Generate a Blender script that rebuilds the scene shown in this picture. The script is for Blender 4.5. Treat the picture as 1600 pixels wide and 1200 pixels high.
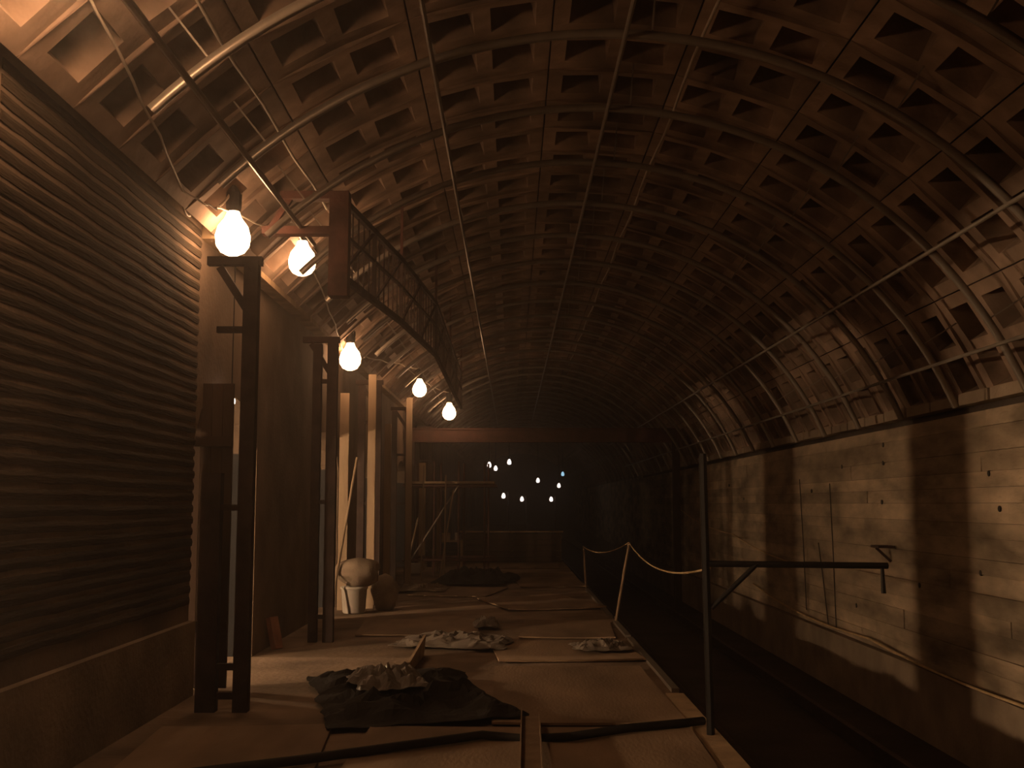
import bpy, math, random
from mathutils import Vector, Matrix, noise
random.seed(7)
scene = bpy.context.scene
for o in list(bpy.data.objects):
    bpy.data.objects.remove(o)
C = scene.collection

# ------------------------------------------------------------------ camera, world, exposure
cam_d = bpy.data.cameras.new('camera')
cam = bpy.data.objects.new('camera', cam_d)
C.objects.link(cam)
cam_d.sensor_width = 36.0
cam_d.lens = 1700 / 1600 * 36
cam_d.clip_end = 300
cam.location = (0, 0, 1.6)
cam.rotation_euler = (math.radians(90) + math.atan(187 / 1700), 0, 0)
scene.camera = cam
w = bpy.data.worlds.new('world')
scene.world = w
w.use_nodes = True
w.node_tree.nodes['Background'].inputs[0].default_value = (0.02, 0.012, 0.008, 1)
w.node_tree.nodes['Background'].inputs[1].default_value = 0.2
# dusty air
vn = w.node_tree.nodes.new('ShaderNodeVolumeScatter')
vn.inputs['Color'].default_value = (1, .95, .9, 1)
vn.inputs['Density'].default_value = 0.008
vn.inputs['Anisotropy'].default_value = 0.8
w.node_tree.links.new(vn.outputs[0], w.node_tree.nodes['World Output'].inputs['Volume'])
vs = scene.view_settings
vs.view_transform = 'Standard'
vs.look = 'None'
vs.gamma = 1
vs.use_curve_mapping = False
vs.exposure = -1.5
scene.cycles.max_bounces = 3
scene.cycles.diffuse_bounces = 2
scene.cycles.use_adaptive_sampling = False
scene.cycles.glossy_bounces = 1
scene.cycles.volume_bounces = 0
scene.cycles.use_denoising = True
scene.cycles.sample_clamp_indirect = 3.0
scene.cycles.use_light_tree = False

# strengths of the lamps' own light (used in their builders)
BULB = 62.0          # string of bare bulbs along the vault foot
FAR_BULB = 11.0       # work lights deep in the tunnel
FLOOD = 9200.0         # floodlights in the middle hall
HALL_BULB = 25.0
WARM = (1.0, 0.54, 0.27)
WARM2 = (1.0, 0.62, 0.34)
COOL = (1.0, 0.8, 0.68)

CX, CZ = 0.68, 1.05          # tunnel axis
R_ARCH, R_IN, R_OUT = 3.97, 4.40, 4.76
XL, XR, XE = -2.74, 4.78, 1.42   # left wall plane, right wall plane, platform edge
Y0, Y1 = -4.0, 84.0

# ------------------------------------------------------------------ materials
def mat(name, col, rough=0.85, metal=0.0, vary=0.35, scale=3.0, bump=0.3, bscale=30.0, rnd=0.0, stretch=(1, 1, 1), spec=0.3):
    m = bpy.data.materials.new(name)
    m.use_nodes = True
    nt = m.node_tree
    b = nt.nodes['Principled BSDF']
    b.inputs['Roughness'].default_value = rough
    b.inputs['Metallic'].default_value = metal
    b.inputs['Specular IOR Level'].default_value = spec
    tc = nt.nodes.new('ShaderNodeTexCoord')
    mp = nt.nodes.new('ShaderNodeMapping')
    mp.inputs['Scale'].default_value = stretch
    nt.links.new(tc.outputs['Object'], mp.inputs[0])
    nz = nt.nodes.new('ShaderNodeTexNoise')
    nz.inputs['Scale'].default_value = scale
    nz.inputs['Detail'].default_value = 4
    nt.links.new(mp.outputs[0], nz.inputs['Vector'])
    cr = nt.nodes.new('ShaderNodeValToRGB')
    cr.color_ramp.elements[0].position = 0.3
    cr.color_ramp.elements[1].position = 0.7
    cr.color_ramp.elements[0].color = (*[c * (1 - vary) for c in col], 1)
    cr.color_ramp.elements[1].color = (*[min(1, c * (1 + vary)) for c in col], 1)
    nt.links.new(nz.outputs[0], cr.inputs[0])
    out = cr.outputs[0]
    if rnd:
        oi = nt.nodes.new('ShaderNodeObjectInfo')
        mr = nt.nodes.new('ShaderNodeMapRange')
        mr.inputs['To Min'].default_value = 1 - rnd
        mr.inputs['To Max'].default_value = 1 + rnd
        nt.links.new(oi.outputs['Random'], mr.inputs['Value'])
        hs = nt.nodes.new('ShaderNodeHueSaturation')
        nt.links.new(mr.outputs[0], hs.inputs['Value'])
        nt.links.new(out, hs.inputs['Color'])
        out = hs.outputs[0]
    nt.links.new(out, b.inputs['Base Color'])
    if bump:
        n2 = nt.nodes.new('ShaderNodeTexNoise')
        n2.inputs['Scale'].default_value = bscale
        n2.inputs['Detail'].default_value = 2
        nt.links.new(mp.outputs[0], n2.inputs['Vector'])
        bp = nt.nodes.new('ShaderNodeBump')
        bp.inputs['Strength'].default_value = bump
        bp.inputs['Distance'].default_value = 0.02
        nt.links.new(n2.outputs[0], bp.inputs['Height'])
        nt.links.new(bp.outputs[0], b.inputs['Normal'])
    return m

def emit(name, col, strength):
    m = bpy.data.materials.new(name)
    m.use_nodes = True
    b = m.node_tree.nodes['Principled BSDF']
    b.inputs['Base Color'].default_value = (0.8, 0.8, 0.8, 1)
    b.inputs['Emission Color'].default_value = (*col, 1)
    b.inputs['Emission Strength'].default_value = strength
    return m

M = {
    'iron': mat('cast_iron', (0.27, 0.19, 0.138), 0.85, 0.0, 0.45, 2.5, 0.4, 14, rnd=0.22),
    'galv': mat('galvanised_steel', (0.33, 0.29, 0.24), 0.36, 0.45, 0.15, 6, 0.05, 40),
    'rust': mat('red_oxide_steel', (0.10, 0.042, 0.030), 0.7, 0.0, 0.4, 6, 0.2, 30),
    'dark_steel': mat('dark_steel', (0.055, 0.035, 0.028), 0.75, 0.0, 0.4, 6, 0.2, 30),
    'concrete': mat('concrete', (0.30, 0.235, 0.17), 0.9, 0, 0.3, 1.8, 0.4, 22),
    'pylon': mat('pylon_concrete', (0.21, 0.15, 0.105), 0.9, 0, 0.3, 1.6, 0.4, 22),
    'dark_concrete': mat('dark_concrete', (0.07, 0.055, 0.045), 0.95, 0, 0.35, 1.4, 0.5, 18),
    'lathing': mat('weathered_lathing', (0.06, 0.042, 0.026), 0.9, 0, 0.5, 2.2, 0.5, 25, rnd=0.3, stretch=(1, .35, 3)),
    'form_board': mat('form_board_concrete', (0.40, 0.315, 0.22), 0.92, 0, 0.55, 2.2, 0.9, 14, rnd=0.2, stretch=(1, .5, 1.6)),
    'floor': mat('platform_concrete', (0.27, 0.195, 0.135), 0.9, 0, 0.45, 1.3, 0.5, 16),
    'ply': mat('plywood', (0.31, 0.218, 0.142), 0.8, 0, 0.35, 2.0, 0.2, 40, rnd=0.16, stretch=(1, .3, 1)),
    'timber': mat('timber', (0.42, 0.30, 0.18), 0.8, 0, 0.25, 5, 0.2, 30, rnd=0.2, stretch=(1, 1, .2)),
    'pale_timber': mat('pale_timber', (0.36, 0.265, 0.175), 0.8, 0, 0.2, 5, 0.2, 30, stretch=(1, 1, .2)),
    'tarp': mat('black_tarpaulin', (0.018, 0.015, 0.013), 0.7, 0, 0.3, 4, 0.3, 20, spec=0.2),
    'film': mat('grey_film', (0.2, 0.17, 0.14), 0.4, 0, 0.2, 4, 0.2, 20, spec=0.6),
    'rope': mat('rope', (0.62, 0.45, 0.25), 0.8, 0, 0.2, 10, 0.2, 60),
    'rubber': mat('black_rubber', (0.02, 0.018, 0.016), 0.6, 0, 0.2, 10, 0.1, 60),
    'strand': mat('pale_cable', (0.6, 0.52, 0.42), 0.5, 0, 0.1, 10, 0.0, 60),
    'sack': mat('woven_sack', (0.34, 0.27, 0.20), 0.9, 0, 0.2, 6, 0.4, 60),
    'plastic': mat('white_plastic', (0.62, 0.57, 0.50), 0.45, 0, 0.1, 4, 0.05, 30),
    'rail': mat('rail_steel', (0.10, 0.075, 0.06), 0.55, 0.6, 0.3, 5, 0.1, 40),
    'brick': mat('brick_red', (0.33, 0.16, 0.10), 0.9, 0, 0.25, 6, 0.3, 40),
    'brown_board': mat('brown_board', (0.07, 0.042, 0.026), 0.85, 0, 0.3, 4, 0.2, 30, rnd=.15, stretch=(1, 1, .2)),
    'reveal_dark': mat('reveal_shade', (0.02, 0.02, 0.022), 0.7, 0, 0.3, 3, 0.3, 12),  # near-black tone that shades down the flood-lit passage reveals
    'bulb': emit('bulb_glow', WARM, BULB),
    'big_bulb': emit('big_bulb_glow', WARM, BULB * 3.0),
    'far_bulb': emit('far_lamp_glow', COOL, FAR_BULB),
    'blue_bulb': emit('blue_lamp_glow', (0.45, 0.8, 1.0), FAR_BULB * 0.3),
    'flood': emit('flood_glow', WARM2, FLOOD),
    'hall_bulb': emit('hall_lamp_glow', COOL, HALL_BULB),
}

# ------------------------------------------------------------------ mesh helpers
class MB:
    def __init__(s):
        s.v, s.f = [], []
    def add(s, vs_, fs):
        n = len(s.v)
        s.v += [tuple(v) for v in vs_]
        s.f += [tuple(i + n for i in f) for f in fs]
        return s
    def box(s, x0, x1, y0, y1, z0, z1):
        return s.add([(x0, y0, z0), (x1, y0, z0), (x1, y1, z0), (x0, y1, z0), (x0, y0, z1), (x1, y0, z1), (x1, y1, z1), (x0, y1, z1)],
                     [(0, 3, 2, 1), (4, 5, 6, 7), (0, 1, 5, 4), (1, 2, 6, 5), (2, 3, 7, 6), (3, 0, 4, 7)])
    def bar(s, a, b, wd, ht=None, up=(0, 0, 1)):
        a, b = Vector(a), Vector(b)
        ht = ht or wd
        d = (b - a).normalized()
        u = Vector(up)
        if abs(d.dot(u)) > 0.98:
            u = Vector((0, 1, 0))
        r = d.cross(u).normalized()
        u = r.cross(d)
        vs_ = []
        for p in (a, b):
            for i, j in ((-1, -1), (1, -1), (1, 1), (-1, 1)):
                vs_.append(p + r * (i * wd / 2) + u * (j * ht / 2))
        return s.add(vs_, [(0, 1, 2, 3), (7, 6, 5, 4), (0, 4, 5, 1), (1, 5, 6, 2), (2, 6, 7, 3), (3, 7, 4, 0)])
    def tube(s, pts, r, n=8, cap=True):
        pts = [Vector(p) for p in pts]
        rs = r if isinstance(r, (list, tuple)) else [r] * len(pts)
        ring = []
        vs_, fs = [], []
        prev = None
        for i, p in enumerate(pts):
            d = (pts[min(i + 1, len(pts) - 1)] - pts[max(i - 1, 0)]).normalized()
            if prev is None:
                u = Vector((0, 0, 1)) if abs(d.z) < 0.9 else Vector((1, 0, 0))
                u = (u - d * u.dot(d)).normalized()
            else:
                u = (prev - d * prev.dot(d)).normalized()
            prev = u
            r2 = d.cross(u)
            for k in range(n):
                t = 2 * math.pi * k / n
                vs_.append(p + (u * math.cos(t) + r2 * math.sin(t)) * rs[i])
        for i in range(len(pts) - 1):
            for k in range(n):
                fs.append((i * n + k, i * n + (k + 1) % n, (i + 1) * n + (k + 1) % n, (i + 1) * n + k))
        if cap:
            fs.append(tuple(range(n))[::-1])
            fs.append(tuple(range((len(pts) - 1) * n, len(pts) * n)))
        return s.add(vs_, fs)
    def lathe(s, prof, n=16, o=(0, 0, 0)):
        vs_, fs = [], []
        for (r, z) in prof:
            for k in range(n):
                t = 2 * math.pi * k / n
                vs_.append((o[0] + r * math.cos(t), o[1] + r * math.sin(t), o[2] + z))
        for i in range(len(prof) - 1):
            for k in range(n):
                fs.append((i * n + k, i * n + (k + 1) % n, (i + 1) * n + (k + 1) % n, (i + 1) * n + k))
        fs.append(tuple(range(n))[::-1])
        fs.append(tuple(range((len(prof) - 1) * n, len(prof) * n)))
        return s.add(vs_, fs)
    def mesh(s, name, smooth=False):
        me = bpy.data.meshes.new(name)
        me.from_pydata(s.v, [], s.f)
        me.update()
        if smooth:
            for p in me.polygons:
                p.use_smooth = True
        return me
    def build(s, name, m, parent=None, smooth=False):
        me = s.mesh(name, smooth)
        me.materials.append(M[m])
        return link(name, me, parent)

def link(name, me, parent=None):
    o = bpy.data.objects.new(name, me)
    C.objects.link(o)
    if parent is not None:
        o.parent = parent
        # geometry is written in world coordinates; keep it there
        if parent.type == 'EMPTY':
            o.matrix_parent_inverse = Matrix.Translation(parent.location).inverted()
    return o

def tag(o, label=None, cat=None, group=None, kind=None):
    if label: o['label'] = label
    if cat: o['category'] = cat
    if group: o['group'] = group
    if kind: o['kind'] = kind
    return o

def empty(name, loc, label=None, cat=None, group=None, kind=None):
    o = bpy.data.objects.new(name, None)
    o.empty_display_size = 0.1
    o.location = loc
    C.objects.link(o)
    return tag(o, label, cat, group, kind)

def catenary(a, b, sag, n=14):
    a, b = Vector(a), Vector(b)
    return [a.lerp(b, i / n) + Vector((0, 0, -sag * 4 * (i / n) * (1 - i / n))) for i in range(n + 1)]

# ------------------------------------------------------------------ vault of cast-iron segments
ceil = empty('ceiling', (CX, 0, CZ + R_IN), 'ribbed vault of rusty cast-iron segments over the whole tunnel', None, None, 'structure')
A0, A1, NSEG, PITCH = math.radians(21.0), math.radians(138.8), 8, 0.75
DA = (A1 - A0) / NSEG
def pt(t, y, r):
    return (r * math.cos(t), y, r * math.sin(t))
def segment(mb, base=0.0, yo=0.0, ox=0.0, oz=0.0):
    g = math.radians(0.10)
    ts = [g, DA * 0.12, DA * 0.44, DA * 0.56, DA * 0.88, DA - g]
    ys = [0.006, 0.16, PITCH - 0.16, PITCH - 0.006]
    def P(t, y, r):
        x, yy, z = pt(t + base, y + yo, r)
        return (x + ox, yy, z + oz)
    def quad(a, b, c, d):
        mb.add([a, b, c, d], [(0, 1, 2, 3)])
    for i in range(5):
        for j in range(3):
            if i in (1, 3) and j == 1:
                # the recessed pocket: narrower at the bottom
                dt, dy = DA * 0.03, 0.035
                top = [P(ts[i], ys[1], R_IN), P(ts[i + 1], ys[1], R_IN), P(ts[i + 1], ys[2], R_IN), P(ts[i], ys[2], R_IN)]
                bot = [P(ts[i] + dt, ys[1] + dy, R_OUT), P(ts[i + 1] - dt, ys[1] + dy, R_OUT), P(ts[i + 1] - dt, ys[2] - dy, R_OUT), P(ts[i] + dt, ys[2] - dy, R_OUT)]
                for k in range(4):
                    quad(top[k], top[(k + 1) % 4], bot[(k + 1) % 4], bot[k])
                quad(*bot)
            else:
                quad(P(ts[i], ys[j], R_IN), P(ts[i + 1], ys[j], R_IN), P(ts[i + 1], ys[j + 1], R_IN), P(ts[i], ys[j + 1], R_IN))
    e = R_IN + 0.06
    quad(P(ts[0], ys[0], R_IN), P(ts[5], ys[0], R_IN), P(ts[5], ys[0], e), P(ts[0], ys[0], e))
    quad(P(ts[0], ys[3], R_IN), P(ts[5], ys[3], R_IN), P(ts[5], ys[3], e), P(ts[0], ys[3], e))
    quad(P(ts[0], ys[0], R_IN), P(ts[0], ys[3], R_IN), P(ts[0], ys[3], e), P(ts[0], ys[0], e))
    quad(P(ts[5], ys[0], R_IN), P(ts[5], ys[3], R_IN), P(ts[5], ys[3], e), P(ts[5], ys[0], e))
# outer shell behind the segments
shell = MB()
NS = 40
a0, a1 = A0 - 0.06, A1 + 0.05
vsx = []
for y in (Y0, Y1):
    for k in range(NS + 1):
        t = a0 + (a1 - a0) * k / NS
        vsx.append((CX + (R_OUT + .05) * math.cos(t), y, CZ + (R_OUT + .05) * math.sin(t)))
shell.add(vsx, [(k, k + 1, NS + 1 + k + 1, NS + 1 + k) for k in range(NS)])
shell.build('vault_shell', 'iron', ceil, True)
seg_mb = MB()
segment(seg_mb)
seg_me = seg_mb.mesh('tubbing_segment')
seg_me.materials.append(M['iron'])
tp = math.atan(187 / 1700)
def in_frame(x, y, z, mx=60):
    dz = z - 1.6
    dep = y * math.cos(tp) + dz * math.sin(tp)
    if dep < 0.5: return False
    px = 800 + 1700 * x / dep
    py = 600 - 1700 * (dz * math.cos(tp) - y * math.sin(tp)) / dep
    return -mx < px < 1600 + mx and -mx < py < 1200 + mx
rest = MB()
count = 0
nr = int((Y1 - Y0) / PITCH)
for r in range(nr):
    y = Y0 + 0.55 + r * PITCH
    for k in range(NSEG):
        base = A0 + k * DA
        vis = any(in_frame(CX + R_IN * math.cos(base + f * DA), y + g * PITCH, CZ + R_IN * math.sin(base + f * DA), 10) for f in (0, .5, 1) for g in (0, 1))
        if vis and count < 300:
            o = bpy.data.objects.new('tubbing_segment', seg_me)
            C.objects.link(o)
            o.parent = ceil
            o.location = Vector((CX, y, CZ)) - ceil.location
            o.rotation_euler = (0, -base, 0)
            count += 1
        else:
            segment(rest, base, y, CX, CZ)
tag(rest.build('tubbing_segments', 'iron', ceil), kind='stuff')

# ------------------------------------------------------------------ floors and track
flo = empty('floor', (0, 20, 0), 'dusty concrete station platform running down the tunnel', None, None, 'structure')
b = MB(); b.box(XL - .25, XE, Y0, Y1, -1.3, 0.0)
b.build('platform_slab', 'floor', flo)
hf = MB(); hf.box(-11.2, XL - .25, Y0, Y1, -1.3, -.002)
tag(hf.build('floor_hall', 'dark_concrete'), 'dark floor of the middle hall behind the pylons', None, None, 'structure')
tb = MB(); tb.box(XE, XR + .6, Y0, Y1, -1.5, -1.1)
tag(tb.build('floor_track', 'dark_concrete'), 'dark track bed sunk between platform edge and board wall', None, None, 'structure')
for i, x in enumerate((2.35, 3.87)):
    r = empty('rail', (x, 20, -1.1), ('rail laid nearest the platform edge' if i == 0 else 'rail laid nearest the board-marked wall') + ' in the dark trough', 'rail', 'track rails')
    q = MB(); q.box(x - .06, x + .06, Y0, Y1, -1.1, -1.085); q.build('foot', 'rail', r)
    q = MB(); q.box(x - .01, x + .01, Y0, Y1, -1.085, -.97); q.build('web', 'rail', r)
    q = MB(); q.box(x - .035, x + .035, Y0, Y1, -.97, -.93); q.build('head', 'rail', r)

# ------------------------------------------------------------------ right wall: board-marked concrete
wr = empty('wall_right', (XR, 20, 0), 'pale board-marked concrete side wall beyond the track', None, None, 'structure')
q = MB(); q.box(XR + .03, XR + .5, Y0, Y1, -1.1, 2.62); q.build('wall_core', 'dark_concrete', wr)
q = MB(); q.box(XR - .06, XR + .2, Y0, Y1, -1.1, -.29); q.build('curb', 'concrete', wr)
z = -.27
rows = []
while z < 2.5:
    h = random.uniform(.15, .27)
    if z + h > 2.55: h = 2.6 - z
    rows.append((z, h)); z += h
for (z, h) in rows:
    y = 4.0 + random.uniform(-3, 0)
    while y < 40:
        L = random.uniform(3.0, 8.0)
        pr = random.uniform(.0, .016)
        q = MB()
        n = 3
        x0 = XR - pr
        j = [random.uniform(-.006, .006) for _ in range(4)]
        q.add([(x0 + j[0], y + .003, z + .002), (x0 + j[1], y + L - .003, z + .002), (x0 + j[2], y + L - .003, z + h - .002), (x0 + j[3], y + .003, z + h - .002),
               (XR + .04, y + .006, z + .004), (XR + .04, y + L - .006, z + .004), (XR + .04, y + L - .006, z + h - .004), (XR + .04, y + .006, z + h - .004)],
              [(0, 3, 2, 1), (0, 1, 5, 4), (1, 2, 6, 5), (2, 3, 7, 6), (3, 0, 4, 7), (4, 5, 6, 7)])
        q.build('board', 'form_board', wr)
        y += L
q = MB(); q.box(XR, XR + .1, 40, Y1, -.27, 2.6); q.build('far_face', 'form_board', wr)
# corbel blocks under the vault foot
for r in range(52):
    y = 1.55 + r * PITCH
    q = MB()
    dx = random.uniform(0, .02)
    q.box(XR - .13 - dx, XR + .3, y + .03, y + PITCH - .03, 2.61, 2.71 + random.uniform(0, .02))
    q.build('corbel_block', 'concrete', wr)

# ------------------------------------------------------------------ left wall: pylons with arched passages
wl = empty('wall_left', (XL, 20, 0), 'row of concrete pylons with arched passages along the platform', None, None, 'structure')
XB = XL - .5
pylons = [(Y0, 3.35), (5.62, 9.37)]
y = 11.7
while y < Y1:
    pylons.append((y, y + 3.2)); y += 5.5
for i, (p0, p1) in enumerate(pylons):
    q = MB(); q.box(XB, XL, p0, p1, 0, 4.12)
    py_ = q.build('pylon', 'pylon', wl)
    if i == 1: near_pylon = py_
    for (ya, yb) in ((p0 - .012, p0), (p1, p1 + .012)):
        q = MB(); q.box(XB + .01, XL - .02, ya, yb, 0, 2.13); q.build('reveal_shade_sheet', 'reveal_dark', py_)  # added dark sheets, keep the reveals in shade under the floods
    nx = pylons[i + 1][0] if i + 1 < len(pylons) else None
    if nx:
        # spandrel with arched underside
        q = MB()
        N = 12
        ztop, zs, rise = 4.12, 2.15, .5
        vf = []
        for k in range(N + 1):
            yy = p1 + (nx - p1) * k / N
            t = 2 * k / N - 1
            zz = zs + rise * math.sqrt(max(0, 1 - t * t))
            for x in (XL, XB):
                vf.append((x, yy, zz)); vf.append((x, yy, ztop))
        fs = []
        for k in range(N):
            a, b2 = k * 4, (k + 1) * 4
            fs += [(a, b2, b2 + 1, a + 1), (a + 2, a + 3, b2 + 3, b2 + 2), (a, a + 2, b2 + 2, b2)]
        q.add(vf, fs)
        q.build('spandrel', 'pylon', wl)
# plinth at the foot of the near pylon, and lathing above it
q = MB(); q.box(XL - .02, XL + .06, 5.62, 9.37, 0, .615); q.build('plinth', 'concrete', near_pylon)
z = .74
k = 0
while z < 3.93:
    h = .096
    q = MB()
    n = 26
    vf = []
    ph = random.uniform(0, 9)
    for s_ in range(n + 1):
        yy = 5.62 + 3.75 * s_ / n
        dz = .011 * noise.noise((yy * 1.7, z * 3.3, ph * .1)) + .007 * noise.noise((yy * 5, z * 9, 2))
        px = XL + .008 + .008 * noise.noise((yy * 2.2, z * 7, 5))
        for (x, zz) in ((XL - .01, z + .016), (px, z + .018), (px + .006, z + .055), (px - .002, z + h - .016), (XL - .01, z + h - .014)):
            vf.append((x, yy, zz + dz))
    fs = []
    for s_ in range(n):
        for e in range(4):
            fs.append((s_ * 5 + e, (s_ + 1) * 5 + e, (s_ + 1) * 5 + e + 1, s_ * 5 + e + 1))
    fs.append((0, 1, 2, 3, 4)); fs.append(tuple(n * 5 + e for e in (4, 3, 2, 1, 0)))
    q.add(vf, fs)
    q.build('lath_board', 'lathing', near_pylon)
    z += h
    k += 1

# middle hall behind the passages
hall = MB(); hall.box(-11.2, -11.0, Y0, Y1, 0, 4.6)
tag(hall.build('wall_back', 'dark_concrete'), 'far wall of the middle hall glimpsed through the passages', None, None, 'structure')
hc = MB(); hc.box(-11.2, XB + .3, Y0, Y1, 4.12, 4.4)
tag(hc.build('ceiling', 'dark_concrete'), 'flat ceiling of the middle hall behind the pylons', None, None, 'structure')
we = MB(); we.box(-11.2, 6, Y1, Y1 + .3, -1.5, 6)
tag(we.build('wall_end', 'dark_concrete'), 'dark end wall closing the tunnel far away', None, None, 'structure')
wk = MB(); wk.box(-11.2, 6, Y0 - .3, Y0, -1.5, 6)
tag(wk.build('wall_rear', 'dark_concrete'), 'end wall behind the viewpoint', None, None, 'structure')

# longitudinal beam along the foot of the vault, over the passages
q = MB(); q.box(XL + .0, XL + .15, 9.42, 46, 3.93, 4.05)
tag(q.build('edge_beam', 'timber'), 'long timber edge beam along the left foot of the vault', 'beam')

# ------------------------------------------------------------------ arch ribs and purlins
ordn = ['first', 'second', 'third', 'fourth', 'fifth', 'sixth', 'seventh', 'eighth', 'ninth', 'tenth', 'eleventh', 'twelfth', 'thirteenth', 'fourteenth', 'fifteenth',
        'sixteenth', 'seventeenth', 'eighteenth', 'nineteenth', 'twentieth'] + ['twenty-' + k for k in ('first', 'second', 'third', 'fourth', 'fifth', 'sixth', 'seventh', 'eighth', 'ninth')] + ['thirtieth']
rib = MB()
NA = 56
t0, t1 = math.radians(22), math.radians(134.5)
vf, fs = [], []
prof = [(-.024, 0.035), (-.024, -.018), (-.016, -.022), (.016, -.022), (.024, -.018), (.024, .035)]
for k in range(NA + 1):
    t = t0 + (t1 - t0) * k / NA
    for (dy, dr) in prof:
        vf.append(((R_ARCH + dr) * math.cos(t), dy, (R_ARCH + dr) * math.sin(t)))
NP = len(prof)
for k in range(NA):
    for e in range(NP):
        fs.append((k * NP + e, k * NP + (e + 1) % NP, (k + 1) * NP + (e + 1) % NP, (k + 1) * NP + e))
rib.add(vf, fs)
rib_me = rib.mesh('arch_rib', True)
rib_me.materials.append(M['galv'])
hang_me = []
for t in [math.radians(d) for d in (32, 58, 85, 108, 128)]:
    c_, s_ = math.cos(t), math.sin(t)
    hang = MB().bar(((R_ARCH + .03) * c_, 0, (R_ARCH + .03) * s_), ((R_IN + .1) * c_, 0, (R_IN + .1) * s_), .012)
    hm = hang.mesh('hanger')
    hm.materials.append(M['galv'])
    hang_me.append(hm)
for i in range(30):
    y = 6.15 + 1.505 * i
    o = link('arch_rib', rib_me)
    o.location = (CX, y, CZ)
    tag(o, f'{ordn[i]} galvanised arch rib under the vault, counting from the viewer', 'arch rib', 'arch ribs')
    if i < 14:
        for hm in hang_me:
            link('hanger', hm, o)
def purlin(deg, y0, y1, label, r=R_ARCH - .033, wd=.035):
    t = math.radians(deg)
    x, z = CX + r * math.cos(t), CZ + r * math.sin(t)
    q = MB(); q.tube([(x, y0, z), (x, (y0 + y1) / 2, z), (x, y1, z)], wd / 2, 8)
    tag(q.build('purlin', 'galv'), label, 'purlin', 'lengthwise purlins')
purlin(130.5, 2.5, 10.1, 'short bright purlin crossing the nearest arch ribs by the lamps', r=R_ARCH - .035, wd=.045)
purlin(108.6, 4, 44, 'thin lengthwise purlin left of the vault crown')
purlin(87.9, 4, 44, 'thin lengthwise purlin nearest the vault crown')
purlin(43, 4, 40, 'upper of two lengthwise purlins on the right flank of the vault')
purlin(28.8, 4, 40, 'lower of two lengthwise purlins on the right flank, above the board wall')
t = math.radians(126)
q = MB(); q.tube([(CX + 4.3 * math.cos(t), yy, CZ + 4.3 * math.sin(t) - .02 * math.sin(yy * 3)) for yy in [3 + .4 * k for k in range(20)]], .012, 6)
tag(q.build('cable', 'strand', None, True), 'thin cable strung against the upper left vault', 'cable')
t = math.radians(79)
q = MB(); q.tube([(CX + 4.25 * math.cos(t), yy, CZ + 4.25 * math.sin(t) - .03 * math.sin(yy * 2)) for yy in [5 + .6 * k for k in range(40)]], .013, 6)
tag(q.build('cable', 'strand', None, True), 'thin cable strung just right of the vault crown', 'cable')

# ------------------------------------------------------------------ string of bare bulbs
bulb_prof = [(.02, .105), (.032, .075), (.056, .042), (.066, .005), (.062, -.028), (.044, -.054), (.02, -.066), (.004, -.068)]
def bulb_lamp(p, hang_to, label, mname='bulb', sc=1.0, group='bare bulbs strung along the vault foot'):
    p = Vector(p)
    r = empty('hanging_bulb', p, label, 'lamp', group)
    q = MB(); q.lathe([(a * sc, z * sc) for a, z in bulb_prof], 14, p); q.build('bulb', mname, r, True)
    q = MB(); q.lathe([(.027 * sc, .1 * sc), (.03 * sc, .12 * sc), (.03 * sc, .17 * sc), (.014 * sc, .2 * sc)], 10, p); q.build('socket', 'rubber', r)
    top = p + Vector((0, 0, .2 * sc))
    q = MB(); q.tube(catenary(top, hang_to, .03, 8), .007 * max(1, sc * .8), 6); q.build('cable', 'strand', r)
    return r
def vault(deg, y, r=R_IN):
    t = math.radians(deg)
    return (CX + r * math.cos(t), y, CZ + r * math.sin(t))
bulb_lamp((-2.40, 9.16, 3.87), vault(136, 9.0), 'largest blazing bulb, at the top corner of the dark lathed wall', sc=2.3)
bulb_lamp((-2.20, 11.2, 4.12), vault(132, 11.25), 'second blazing bulb, beside the red steel end frame', sc=2.2)
bulb_lamp((-2.46, 16.4, 3.78), vault(139, 16.5, 4.3), 'third bulb, half hidden behind a scaffold post', sc=2.5)
bulb_lamp((-1.82, 21.3, 3.83), vault(131, 21.4), 'fourth bulb, just above the pale timber posts', sc=2.1)
bulb_lamp((-1.535, 26.5, 3.80), vault(128, 26.6), 'fifth bulb, farthest of the warm string', sc=2.5)
bulb_lamp((-2.05, 4.9, 4.2), vault(131, 4.9), 'nearest bulb of the string, just above the picture edge', 'big_bulb', sc=2.2)
# slack cable joining the bulbs, clipped to the vault
pts = []
for (d0, y0_), (d1, y1_) in zip(((133, 3.5), (131, 4.9), (137.5, 8.2), (136, 9.0), (131, 10.9), (138.5, 16.5), (131, 21.4), (128, 26.6)), ((131, 4.9), (137.5, 8.2), (136, 9.0), (131, 10.9), (138.5, 16.5), (131, 21.4), (128, 26.6), (128, 36))):
    for k in range(9):
        f = k / 9
        pts.append(vault(d0 + (d1 - d0) * f, y0_ + (y1_ - y0_) * f, 4.375 - .07 * math.sin(math.pi * f) * (1 + .5 * math.sin(k * 2.3))))
q = MB(); q.tube(pts, .009, 6)
tag(q.build('cable', 'strand', None, True), 'slack pale cable looping between the bare bulbs', 'cable')
# hook loop on the corner of the lathed wall
q = MB(); q.tube([(-2.66 + .02 * k / 16, 8.65 + .12 * math.cos(k * .33), 4.02 + .09 * math.sin(k * .33)) for k in range(17)], .009, 6)
tag(q.build('cable_hook', 'strand', None, True), 'pale wire hook at the top edge of the lathed wall', 'hook')

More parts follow.
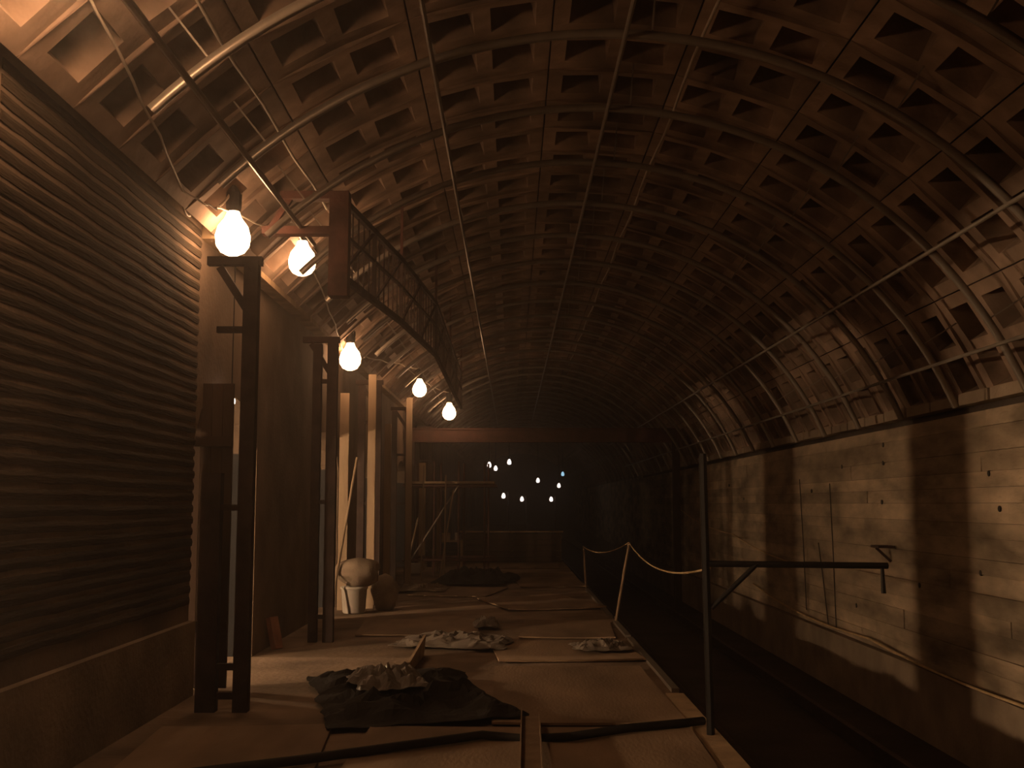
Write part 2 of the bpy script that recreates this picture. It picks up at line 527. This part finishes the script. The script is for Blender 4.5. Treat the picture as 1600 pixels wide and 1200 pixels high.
# far work lights
FARP = [(-0.96, 46, 3.20), (-0.78, 52, 3.25), (-0.12, 48, 3.40), (1.33, 56, 2.76), (2.79, 60, 3.20), (2.49, 58, 2.53), (-0.39, 50, 1.93), (0.49, 54, 1.80), (1.97, 55, 1.80)]
FL = ['leftmost of the far white lights', 'far white light just right of the leftmost', 'highest of the far white lights', 'far white light alone in the middle of the cluster',
      'bluish far light at the upper right of the cluster', 'far white light right below the bluish one', 'lower left far white light on a stand', 'lower middle far white light on a stand', 'lower right far white light on a stand']
for i, p in enumerate(FARP):
    p = Vector(p)
    r = empty('work_light', p, FL[i], 'lamp', 'white work lights at the far end')
    q = MB(); q.lathe([(.03, .15), (.07, .08), (.09, 0), (.07, -.07), (.02, -.09)], 12, p); q.build('bulb', 'blue_bulb' if i == 4 else 'far_bulb', r, True)
    q = MB(); q.lathe([(.03, .15), (.05, .17), (.05, .26), (.02, .28)], 8, p); q.build('socket', 'rubber', r)
    q = MB()
    if i >= 6:
        q.tube([(p.x + .2, p.y + .12, 0), (p.x + .2, p.y + .12, p.z + .2)], .025, 6); q.tube([(p.x + .2, p.y + .12, p.z + .2), (p.x, p.y, p.z + .2)], .02, 6)
        q.build('stand', 'dark_steel', r)
    else:
        zt = CZ + math.sqrt(R_IN ** 2 - (p.x - CX) ** 2) if abs(p.x - CX) < R_IN else p.z + 1
        q.tube([(p.x, p.y, p.z + .26), (p.x, p.y, zt)], .015, 6); q.build('cable', 'rubber', r)

# ------------------------------------------------------------------ floodlights in the middle hall
def flood(x, y, z, aim, label):
    p = Vector((x, y, z))
    r = empty('floodlight', (x, y, 0), label, 'lamp', 'hall floodlights')
    d = (Vector(aim) - p); d.z = 0; d.normalize()
    s_ = Vector((-d.y, d.x, 0))
    def bx(c, wd, dp, ht):
        vs_ = []
        for k in (-1, 1):
            for i, j in ((-1, -1), (1, -1), (1, 1), (-1, 1)):
                vs_.append(c + s_ * (i * wd / 2) + Vector((0, 0, j * ht / 2)) + d * (k * dp / 2))
        return MB().add(vs_, [(0, 1, 2, 3), (7, 6, 5, 4), (0, 4, 5, 1), (1, 5, 6, 2), (2, 6, 7, 3), (3, 7, 4, 0)])
    bx(p - d * .06, .26, .1, .22).build('housing', 'dark_steel', r)
    bx(p, .2, .012, .16).build('lens', 'flood', r)
    q = MB(); q.tube([(p.x - d.x * .06, p.y - d.y * .06, .35), (p.x - d.x * .06, p.y - d.y * .06, z - .1)], .02, 8); q.build('pole', 'dark_steel', r)
    for k in range(3):
        a = 2.1 * k + .4
        q = MB(); q.tube([(p.x, p.y, .5), (p.x + .4 * math.cos(a), p.y + .4 * math.sin(a), .02)], .015, 6); q.build('leg', 'dark_steel', r)
flood(-7.4, 2.41, 1.65, (4.7, 9, 1.4), 'floodlight on a tripod in the hall, nearest the viewer')
flood(-7.4, 7.55, 1.65, (4.7, 15.5, 1.4), 'floodlight on a tripod in the hall behind the lathed pylon')
flood(-7.4, 11.85, 1.65, (4.7, 23, 1.4), 'floodlight on a tripod in the hall behind the second pylon')

# small lamp in the mouth of the nearest passage
hp = Vector((-2.62, 10.12, 2.55))
r = empty('passage_lamp', hp, 'tiny white lamp hanging in the mouth of the nearest passage', 'lamp')
q = MB(); q.lathe([(a * .55, z_ * .55) for a, z_ in bulb_prof], 12, hp); q.build('bulb', 'hall_bulb', r, True)
q = MB(); q.lathe([(.013, .055), (.017, .065), (.017, .1), (.008, .12)], 8, hp); q.build('socket', 'rubber', r)
q = MB(); q.tube([hp + Vector((0, 0, .12)), (hp.x, hp.y, 3.94)], .006, 6); q.build('cable', 'rubber', r)

# ------------------------------------------------------------------ red lattice gallery hung under the vault
PATH = [(-1.53, 9.5), (-1.24, 12.0), (-1.04, 14.7), (-1.06, 18.5), (-1.08, 23.0)]
def gpath(u):
    n = len(PATH) - 1
    k = min(int(u * n), n - 1)
    f = u * n - k
    return (PATH[k][0] * (1 - f) + PATH[k + 1][0] * f, PATH[k][1] * (1 - f) + PATH[k + 1][1] * f)
g = empty('lattice_gallery', (-1.5, 9.5, 3.4), 'rust-red steel lattice gallery hung under the vault left of the bulbs', 'gallery')
ZB, ZT = 3.62, 4.32
q = MB(); q.box(-1.62, -1.45, 9.42, 9.58, 3.42, 4.36); q.build('end_column', 'rust', g)
q = MB(); q.box(-2.06, -1.45, 9.44, 9.56, 4.30, 4.37); q.build('top_beam', 'rust', g)
q = MB(); q.box(-2.22, -1.60, 9.44, 9.56, 3.98, 4.05); q.build('cross_beam', 'rust', g)
q = MB(); q.bar((-2.16, 9.5, 4.03), (-1.98, 9.5, 4.32), .05); q.build('brace', 'rust', g)
for zz, nm in ((ZT, 'top_rail'), (ZB, 'bottom_rail'), ((ZT + ZB) / 2 + .05, 'middle_rail')):
    for k in range(len(PATH) - 1):
        a, b2 = PATH[k], PATH[k + 1]
        q = MB(); q.bar((a[0], a[1], zz), (b2[0], b2[1], zz), .045 if nm != 'middle_rail' else .03, .06 if nm != 'middle_rail' else .03); q.build(nm, 'dark_steel', g)
NB = 48
for k in range(1, NB + 1):
    x, y = gpath(k / NB)
    q = MB(); q.bar((x, y, ZB), (x, y, ZT), .014 if k % 6 else .04); q.build('bar', 'dark_steel', g)
for k in range(0, NB - 5, 6):
    x, y = gpath(k / NB); x2, y2 = gpath((k + 6) / NB)
    q = MB(); q.bar((x, y, ZB), (x2, y2, ZT), .026); q.build('diagonal', 'dark_steel', g)
for k in range(0, NB + 1, 12):
    x, y = gpath(k / NB)
    if k: 
        zt = CZ + math.sqrt(R_IN ** 2 - (x - CX) ** 2)
        q = MB(); q.bar((x, y, ZT), (x, y, zt), .03); q.build('hanger', 'rust', g)
# ------------------------------------------------------------------ ladder-like scaffold frames along the pylons
def frame(y, xa, xb, ztop, zleft, rungs, label, wa=.11, wb=.11, m='dark_steel'):
    r = empty('scaffold_frame', ((xa + xb) / 2, y, 0), label, 'scaffold frame', 'ladder-like scaffold frames along the pylons')
    q = MB(); q.box(xa - wa / 2, xa + wa / 2, y - .05, y + .05, 0, zleft); q.build('post', m, r)
    q = MB(); q.box(xb - wb / 2, xb + wb / 2, y - .05, y + .05, 0, ztop); q.build('post', m, r)
    for z_ in rungs:
        q = MB(); q.bar((xa, y, z_), (xb, y, z_), .05, .05); q.build('rung', m, r)
    q = MB(); q.bar((xb, y, ztop - .45), (xb - .26, y, ztop - .05), .06); q.build('brace', m, r)
    q = MB(); q.bar((xb - .36, y, ztop), (xb + .08, y, ztop), .07); q.build('head_beam', m, r)
frame(8.65, -2.37, -2.10, 3.55, 1.84, (.12, .34, 1.57, 2.99), 'nearest dark scaffold frame, beside the end of the lathed wall', .155, .115)
frame(12.9, -2.32, -2.14, 3.55, 3.5, (.29, 1.62, 3.05), 'second dark scaffold frame, against the second pylon', .1, .12)
frame(17.5, -2.42, -2.16, 3.55, 3.5, (.4, 1.6, 2.9), 'third scaffold frame, right of the stacked sack')
frame(22.4, -2.42, -2.14, 3.55, 3.5, (.4, 1.6, 2.6), 'fourth scaffold frame, under the fourth bulb')
frame(28.0, -2.42, -2.10, 3.55, 3.5, (.4, 1.6, 2.7), 'farthest scaffold frame, left of the cross beam')
# pale timber posts that catch the light
for (x, y, h, wd, lb) in ((-2.19, 17.0, 3.62, .12, 'pale timber post beside the third bulb'), (-2.06, 21.8, 3.72, .12, 'pale timber post just left of the fourth bulb'),
                          (-2.58, 16.75, 3.3, .14, 'wide pale board upright below the third bulb'), (-2.35, 20.6, 3.1, .12, 'dull timber post between third and fourth scaffold frames'),
                          (-1.75, 26.2, 2.0, .1, 'short timber post in front of the cross beam'), (-2.2, 26.8, 2.6, .16, 'thick timber post near the left end of the cross beam')):
    q = MB(); q.box(x - wd / 2, x + wd / 2, y - .03, y + .03, 0, h)
    tag(q.build('timber_post', 'pale_timber' if 'pale' in lb else 'timber'), lb, 'post', 'upright timbers by the pylons')

# tube scaffold further back
sc_ = empty('tube_scaffold', (-1.4, 25, 0), 'reddish tube scaffold standing below the fifth bulb', 'scaffold')
for x in (-2.3, -1.75, -1.2, -.62):
    q = MB(); q.tube([(x, 24.6, 0), (x, 24.6, 2.55)], .024, 6); q.build('standard', 'rust', sc_)
    q = MB(); q.tube([(x + .06, 26.0, 0), (x + .06, 26.0, 2.55)], .024, 6); q.build('standard', 'rust', sc_)
for y_ in (24.6, 26.0):
    for z_ in (.35, 2.0):
        q = MB(); q.tube([(-2.45, y_ - .04, z_), (-.35, y_ - .04, z_)], .03, 6); q.build('ledger', 'rust', sc_)
q = MB(); q.tube([(-2.3, 24.54, .3), (-1.2, 24.54, 2.0)], .02, 6); q.build('brace', 'galv', sc_)
q = MB(); q.box(-2.4, -.4, 24.55, 26.05, 2.05, 2.10); q.build('deck', 'timber', sc_)
for (a, b2, rr, lb) in (((-2.28, 23.2, 0), (-2.02, 23.6, 1.3), .02, 'thin pole leaning by the fourth scaffold frame'),
                        ((-1.9, 23.0, 0), (-1.86, 23.0, 2.4), .018, 'thin upright pole left of the tube scaffold'),
                        ((-1.55, 23.6, 0), (-1.3, 24.3, 1.9), .018, 'pale pole leaning on the front of the tube scaffold'),
                        ((-1.42, 23.1, 0), (-1.4, 23.1, 2.2), .018, 'thin bright upright pole before the tube scaffold'),
                        ((-2.62, 15.9, 0), (-2.36, 16.6, 2.3), .02, 'pale pole leaning behind the stacked sack')):
    q = MB(); q.tube([a, b2], rr, 7)
    tag(q.build('pole', 'pale_timber'), lb, 'pole')

# ------------------------------------------------------------------ portal with cross beam, and low barrier behind
po = empty('cross_portal', (1, 27.5, 0), 'brown cross beam on legs spanning the whole tunnel in the distance', 'portal')
q = MB(); q.box(-2.7, 4.25, 27.35, 27.65, 3.14, 3.45); q.build('cross_beam', 'rust', po)
q = MB(); q.box(-2.7, 4.2, 27.3, 27.7, 3.45, 3.49); q.build('flange', 'rust', po)
q = MB(); q.box(4.05, 4.22, 27.4, 27.6, -1.1, 3.14); q.build('leg', 'dark_steel', po)
q = MB(); q.box(-2.62, -2.45, 27.4, 27.6, 0, 3.15); q.build('leg', 'dark_steel', po)
ba = empty('board_barrier', (0, 30, 0), 'low dark board barrier closing the platform in the distance', 'barrier')
for k in range(5):
    q = MB(); q.box(-1.4, 1.35, 30 + .004 * k, 30.03 + .004 * k, .02 + k * .155, .165 + k * .155); q.build('board', 'brown_board', ba)
for x in (-1.3, 0, 1.25):
    q = MB(); q.box(x - .04, x + .04, 30.05, 30.13, 0, .86); q.build('post', 'timber', ba)
q = MB(); q.box(-1.45, 1.4, 29.96, 30.1, .82, .86); q.build('top_rail', 'timber', ba)

# ------------------------------------------------------------------ things on the platform
def sheet(cx, cy, lx, ly, rz, z0, label, th=.018, warp=.02):
    n = 10
    vf = []
    c_, s_ = math.cos(rz), math.sin(rz)
    for lay in (0, 1):
        for j in range(n + 1):
            for i in range(n + 1):
                u, v = i / n - .5, j / n - .5
                zz = z0 + .004 + warp * (abs(u) ** 2 * 2 * (.6 + .4 * math.sin(cx * 7 + v * 5)) + abs(v) ** 3 * 2) + (th if lay else 0)
                x, y = u * lx, v * ly
                vf.append((cx + x * c_ - y * s_, cy + x * s_ + y * c_, zz))
    m = n + 1
    fs = []
    for j in range(n):
        for i in range(n):
            a = j * m + i
            fs.append((a, a + m, a + m + 1, a + 1))
            fs.append((m * m + a, m * m + a + 1, m * m + a + m + 1, m * m + a + m))
    for i in range(n):
        fs.append((i, i + 1, m * m + i + 1, m * m + i))
        a = n * m + i
        fs.append((a + 1, a, m * m + a, m * m + a + 1))
        fs.append((i * m, m * m + i * m, m * m + (i + 1) * m, (i + 1) * m))
        a = i * m + n
        fs.append((a, a + m, m * m + a + m, m * m + a))
    q = MB(); q.add(vf, fs)
    tag(q.build('plywood_sheet', 'ply'), label, 'plywood sheet', 'plywood sheets on the platform')
sheet(.55, 9.45, 1.42, 2.75, .01, 0, 'plywood sheet right of the black tarpaulin, along the platform edge')
sheet(.11, 6.95, 2.25, 1.9, -.02, 0, 'nearest plywood sheet, under the loose channel', warp=.035)
sheet(-1.2, 14.3, 1.5, 1.75, .06, .0, 'pale plywood sheet in front of the white bucket')
sheet(.7, 14.1, 1.15, 1.9, -.05, 0, 'plywood sheet right of the grey torn film')
sheet(.55, 12.05, 1.5, 1.6, .08, 0, 'plywood sheet under the crumpled paper near the edge')
sheet(.42, 17.7, 1.55, 2.2, .25, .0, 'twisted plywood sheet in mid distance beside the platform edge', warp=.05)
sheet(-.95, 20.0, 1.4, 2.0, -.2, 0, 'plywood sheet left of the twisted one, before the dark heap')
sheet(.75, 22.3, 1.3, 2.4, .05, 0, 'plywood sheet right of the dark heap')
sheet(.1, 28.2, 2.2, 2.0, -.05, 0, 'farthest plywood sheet, before the low barrier')
sheet(-1.8, 6.9, 1.2, 2.2, .08, 0, 'dusty plywood sheet at the foot of the lathed wall', warp=.01)

def crumple(name, m, cx, cy, lx, ly, amp, seed, label, cat, rz=0, n=34, thr=0.0, z0=.03, freq=2.2):
    vf, fs = [], []
    c_, s_ = math.cos(rz), math.sin(rz)
    for j in range(n + 1):
        for i in range(n + 1):
            u, v = i / n * 2 - 1, j / n * 2 - 1
            edge = 1 + .22 * noise.noise((math.atan2(v, u) * 1.2, seed, 3.1))
            x, y = u * lx / 2 * edge, v * ly / 2 * edge
            f = max(0, 1 - max(abs(u), abs(v)) ** 3)
            zz = 1 - abs(noise.noise((x * freq + seed, y * freq, seed)))
            zz = (zz ** 3) * .8 + .4 * (noise.noise((x * freq * 2.7, y * freq * 2.7 + seed, 1)) + .4)
            x += .05 * noise.noise((x * 6, y * 6, seed + 4)); y += .05 * noise.noise((x * 6, y * 6, seed + 9))
            vf.append((cx + x * c_ - y * s_, cy + x * s_ + y * c_, z0 + max(0, zz) * amp * (.15 + .85 * f)))
    m_ = n + 1
    for j in range(n):
        for i in range(n):
            a = j * m_ + i
            fs.append((a, a + 1, a + m_ + 1, a + m_))
    q = MB(); q.add(vf, fs)
    o = q.build(name, m)
    sol = o.modifiers.new('thickness', 'SOLIDIFY'); sol.thickness = .006; sol.offset = 1
    return tag(o, label, cat)
crumple('tarpaulin', 'tarp', -.85, 9.1, 1.45, 2.2, .17, 3.3, 'crumpled black tarpaulin lying in the foreground', 'tarpaulin', .25)
crumple('plastic_film', 'film', -1.02, 9.15, .55, .75, .16, 8.1, 'shiny grey film heaped on the black tarpaulin', 'film', .3, 26, z0=.13, freq=5)
crumple('plastic_film', 'film', -.62, 12.6, 1.3, 1.0, .12, 5.7, 'torn grey film behind the black tarpaulin', 'film', -.2, 30, freq=4)
crumple('paper_scrap', 'film', .98, 12.0, .62, .55, .10, 1.7, 'crumpled paper on the sheet near the platform edge', 'paper', .2, 22, z0=.05, freq=6)
crumple('film_scrap', 'film', -.33, 14.3, .3, .5, .14, 6.2, 'small upright scrap of pale film beside the pale plywood sheet', 'film', .1, 16, freq=7)
crumple('dark_heap', 'tarp', -.72, 22.2, 1.35, 2.0, .32, 2.2, 'heap of black rags in mid distance', 'heap', -.2, 30)
crumple('rubble_heap', 'concrete', -1.65, 20.3, .9, 1.0, .12, 4.4, 'low pile of pale rubble left of the black rags', 'rubble', 0, 26, freq=5)
# fold of board standing in the tarpaulin
q = MB(); q.add([(-.98, 10.35, .0), (-.93, 11.75, .0), (-.91, 11.75, .22), (-.95, 10.35, .13), (-1.0, 10.35, .0), (-.955, 11.75, .0), (-.935, 11.75, .22), (-.975, 10.35, .13)],
               [(0, 1, 2, 3), (7, 6, 5, 4), (0, 3, 7, 4), (3, 2, 6, 7), (1, 5, 6, 2), (0, 4, 5, 1)])
tag(q.build('board_offcut', 'timber'), 'narrow board standing on edge behind the grey film', 'board')
# loose channel in the foreground
ch = empty('channel_profile', (.15, 7.3, .05), 'loose U-shaped metal channel pointing away in the foreground', 'channel')
def strip(p, q_, wd, ht, nm, m, par):
    k = MB(); k.bar(p, q_, wd, ht); k.build(nm, m, par)
strip((.10, 6.0, .085), (.13, 8.05, .075), .13, .006, 'web', 'pale_timber', ch)
strip((.04, 6.0, .10), (.07, 8.15, .09), .008, .065, 'flange', 'pale_timber', ch)
strip((.165, 6.0, .10), (.195, 8.0, .09), .008, .065, 'flange', 'pale_timber', ch)
# dark tube put in for the shadow under the sheet's raised edge
q = MB(); q.tube([(-2.0, 6.3, .075), (-1.3, 6.75, .065), (-.7, 7.15, .065), (-.2, 7.5, .06), (.1, 7.5, .034), (.4, 7.45, .06), (.8, 7.7, .065), (1.2, 7.85, .07), (1.36, 7.95, .065)], .03, 8)
tag(q.build('shadow_tube', 'rubber', None, True), 'thick dark tube standing in for the edge shadow across the nearest plywood', 'shadow_tube')
# edge strips
for (ya, yb, lb) in ((9.5, 13.1, 'nearest length of bright metal edging on the platform edge'), (13.3, 14.9, 'middle length of metal edging on the platform edge'), (15.6, 20.6, 'farthest length of metal edging on the platform edge')):
    q = MB(); q.box(1.36, 1.425, ya, yb, 0, .035); 
    tag(q.build('edge_strip', 'galv'), lb, 'edging', 'metal edging strips')
q = MB(); q.box(1.28, 1.43, 5.0, 9.3, 0, .03)
tag(q.build('edge_board', 'timber'), 'timber edge board beside the nearest plywood sheet', 'board')

# stacked sack on white bucket
bk = empty('bucket', (-2.33, 16.3, 0), 'white plastic bucket below a full sack by the pylons', 'bucket')
q = MB(); q.lathe([(.15, 0), (.17, .02), (.19, .34), (.2, .35)], 18, (-2.33, 16.3, 0)); q.build('body', 'plastic', bk, True)
q = MB(); q.lathe([(.2, .35), (.21, .36), (.2, .385), (.02, .39)], 18, (-2.33, 16.3, 0)); q.build('rim', 'plastic', bk, True)
def sack(c, rx, ry, h, label, seed):
    vf, fs = [], []
    n, mm = 18, 12
    for j in range(mm + 1):
        f = j / mm
        rr = (math.sin(math.pi * min(1, f * .94 + .06)) ** .45)
        for i in range(n):
            t = 2 * math.pi * i / n
            d = 1 + .34 * noise.noise((math.cos(t) * 1.5 + seed, math.sin(t) * 1.5, f * 3))
            vf.append((c[0] + rx * rr * d * math.cos(t), c[1] + ry * rr * d * math.sin(t), c[2] + h * f))
    for j in range(mm):
        for i in range(n):
            fs.append((j * n + i, j * n + (i + 1) % n, (j + 1) * n + (i + 1) % n, (j + 1) * n + i))
    fs.append(tuple(range(n))[::-1]); fs.append(tuple(range(mm * n, mm * n + n)))
    q = MB(); q.add(vf, fs)
    tag(q.build('sack', 'sack', None, True), label, 'sack', 'sacks by the third scaffold frame')
sack((-2.27, 16.3, .39), .33, .26, .42, 'full brown sack resting on the white bucket', 1)
sack((-1.92, 16.75, 0), .2, .22, .55, 'slumped brown sack right of the white bucket', 5)
# bits by the pylons
q = MB()
q.bar((-2.60, 12.3, 0.0), (-2.68, 12.35, .34), .12, .07)
tag(q.build('brick_stub', 'brick'), 'reddish offcut leaning on the foot of the second pylon', 'offcut')
q = MB(); q.add([(-2.45, 25.4, 0), (-2.1, 25.4, 0), (-2.1, 25.8, 0), (-2.45, 25.8, 0), (-2.42, 25.43, .22), (-2.13, 25.43, .22), (-2.13, 25.77, .22), (-2.42, 25.77, .22)],
               [(0, 3, 2, 1), (4, 5, 6, 7), (0, 1, 5, 4), (1, 2, 6, 5), (2, 3, 7, 6), (3, 0, 4, 7)])
tag(q.build('crate', 'plastic'), 'small pale crate at the foot of the tube scaffold', 'crate')
# trestle table with oddments in the distance
tt = empty('trestle', (-1.6, 28.4, 0), 'small trestle with oddments on it behind the tube scaffold', 'trestle')
q = MB(); q.box(-1.95, -1.25, 28.2, 28.7, .62, .66); q.build('top', 'timber', tt)
for x in (-1.9, -1.3):
    for y_ in (28.25, 28.65):
        q = MB(); q.bar((x, y_, 0), (x, y_, .62), .05); q.build('leg', 'timber', tt)
for (x, lb, m) in ((-1.7, 'yellow carton on the trestle', 'pale_timber'), (-1.42, 'smaller pale carton on the trestle', 'plastic')):
    q = MB(); wd = .1 if 'yellow' in lb else .05
    q.box(x - wd, x + wd, 28.3, 28.5, .66, .84); q.box(x - wd - .006, x + wd + .006, 28.29, 28.51, .80, .85)
    tag(q.build('carton', m), lb, 'carton')
# oddments seen through the first passage
hb = empty('hall_bench', (-4.55, 17.0, 0), 'pale bench in the hall seen through the nearest passage', 'bench')
q = MB(); q.box(-4.9, -4.1, 16.7, 17.2, .78, .84); q.build('top', 'plastic', hb)
for x in (-4.85, -4.15):
    q = MB(); q.box(x - .04, x + .04, 16.75, 17.15, 0, .78); q.build('leg', 'timber', hb)
sack((-4.35, 16.95, .84), .1, .1, .3, 'small pale sack on the bench in the hall', 9)
sack((-4.0, 15.6, 0), .22, .2, .35, 'low sack on the hall floor behind the nearest scaffold frame', 12)

# ------------------------------------------------------------------ platform-edge props, rope and gallows
def edge_post(a, b2, label, m='pale_timber', r_=.018):
    q = MB(); q.tube([a, b2], [r_, r_ * .9], 8)
    tag(q.build('rope_post', m), label, 'post', 'rope posts on the platform edge')
edge_post((1.40, 15.0, 0), (1.60, 15.05, 1.05), 'pale leaning rope post on the platform edge')
edge_post((1.40, 20.9, 0), (1.36, 20.9, .8), 'thin farther rope post on the platform edge')
q = MB()
q.tube(catenary((1.36, 20.9, .78), (1.60, 15.05, 1.07), .12, 12) + catenary((1.60, 15.05, 1.07), (1.40, 7.70, 1.16), .18, 16)[1:], .009, 6)
tag(q.build('rope', 'rope', None, True), 'pale rope sagging between the posts on the platform edge', 'rope')
ga = empty('gallows_post', (1.36, 7.66, 0), 'dark tube post with an arm reaching over the track', 'post')
q = MB(); q.tube([(1.36, 7.66, 0), (1.34, 7.66, 1.95)], .028, 8); q.build('post', 'rubber', ga)
q = MB(); q.tube([(1.36, 7.66, 1.185), (2.62, 7.68, 1.17)], .022, 8); q.build('arm', 'rubber', ga)
q = MB(); q.tube([(1.38, 7.66, .88), (1.70, 7.66, 1.18)], .018, 8); q.build('brace', 'rubber', ga)
q = MB(); q.tube([(2.58, 7.68, 1.17), (2.585, 7.68, .98)], [.012, .018, ][:2], 6); q.build('chain', 'rubber', ga)
# cables on the right wall
q = MB(); q.tube(catenary((4.70, 21.5, .05), (4.66, 14.5, -.15), .12, 10) + catenary((4.66, 14.5, -.15), (4.66, 9.6, -.22), .06, 10)[1:] + [(4.66, 6, -.22)], .016, 6)
tag(q.build('cable', 'rope', None, True), 'pale cable draped along the foot of the board wall', 'cable')
q = MB(); q.tube(catenary((4.6, 30, 1.45), (4.72, 23.5, .95), .1, 10) + catenary((4.72, 23.5, .95), (4.72, 18.3, .6), .06, 10)[1:], .013, 6)
tag(q.build('cable', 'rope', None, True), 'thin pale cable slanting down the far part of the board wall', 'cable')
for (ya, za, yb, zb) in ((18.0, 2.0, 17.8, -.1), (16.3, 1.9, 16.2, -.2), (17.0, 1.0, 16.6, -.2)):  # thin dark strands drawn in place of scaffold shadows on the wall
    q = MB(); q.tube([(4.74, ya, za), (4.745, (ya + yb) / 2, (za + zb) / 2), (4.74, yb, zb)], .008, 5)
    tag(q.build('strand', 'rubber'), {18.0: 'leftmost thin dark strand standing in for a scaffold shadow on the lit board wall', 16.3: 'rightmost thin dark strand standing in for a scaffold shadow on the lit board wall', 17.0: 'short slanting dark strand standing in for a scaffold shadow on the lit board wall'}[ya], 'strand')


# added dark board screen hiding the flood-lit reveal in the nearest passage
hl = empty('reveal_screen', (-2.66, 9.62, 0), 'added dark brown board screen hiding the lit reveal of the nearest passage behind the scaffold frame', 'added_screen')
for k in range(4):
    q = MB(); q.box(-2.84 + .094 * k, -2.75 + .094 * k, 9.60, 9.63 + .004 * (k % 2), .02, 2.66); q.build('board', 'brown_board', hl)
for z_ in (.5, 2.1):
    q = MB(); q.box(-2.84, -2.47, 9.57, 9.60, z_, z_ + .09); q.build('ledge', 'brown_board', hl)

# marks of the formwork on the lit wall
for (y_, z_) in ((15.75, 2.13), (14.0, 2.12), (13.97, 2.35), (15.3, .2), (10.9, 1.9), (10.7, 1.55), (14.1, 1.62), (17.4, 1.8), (11.2, .9), (22.5, 1.7), (24.0, 2.0), (12.9, .65)):
    q = MB(); q.tube([(XR - .022, y_, z_), (XR + .02, y_, z_)], .03, 8); q.build('tie_hole', 'rubber', wr)
wb = empty('wall_bracket', (4.7, 13.9, 1.05), 'small dark steel bracket fixed on the lit board wall above the gallows arm', 'bracket')
q = MB(); q.box(4.55, 4.755, 13.65, 13.95, 1.05, 1.08); q.build('plate', 'dark_steel', wb)
q = MB(); q.bar((4.57, 13.8, 1.05), (4.75, 13.8, .88), .03); q.build('brace', 'dark_steel', wb)
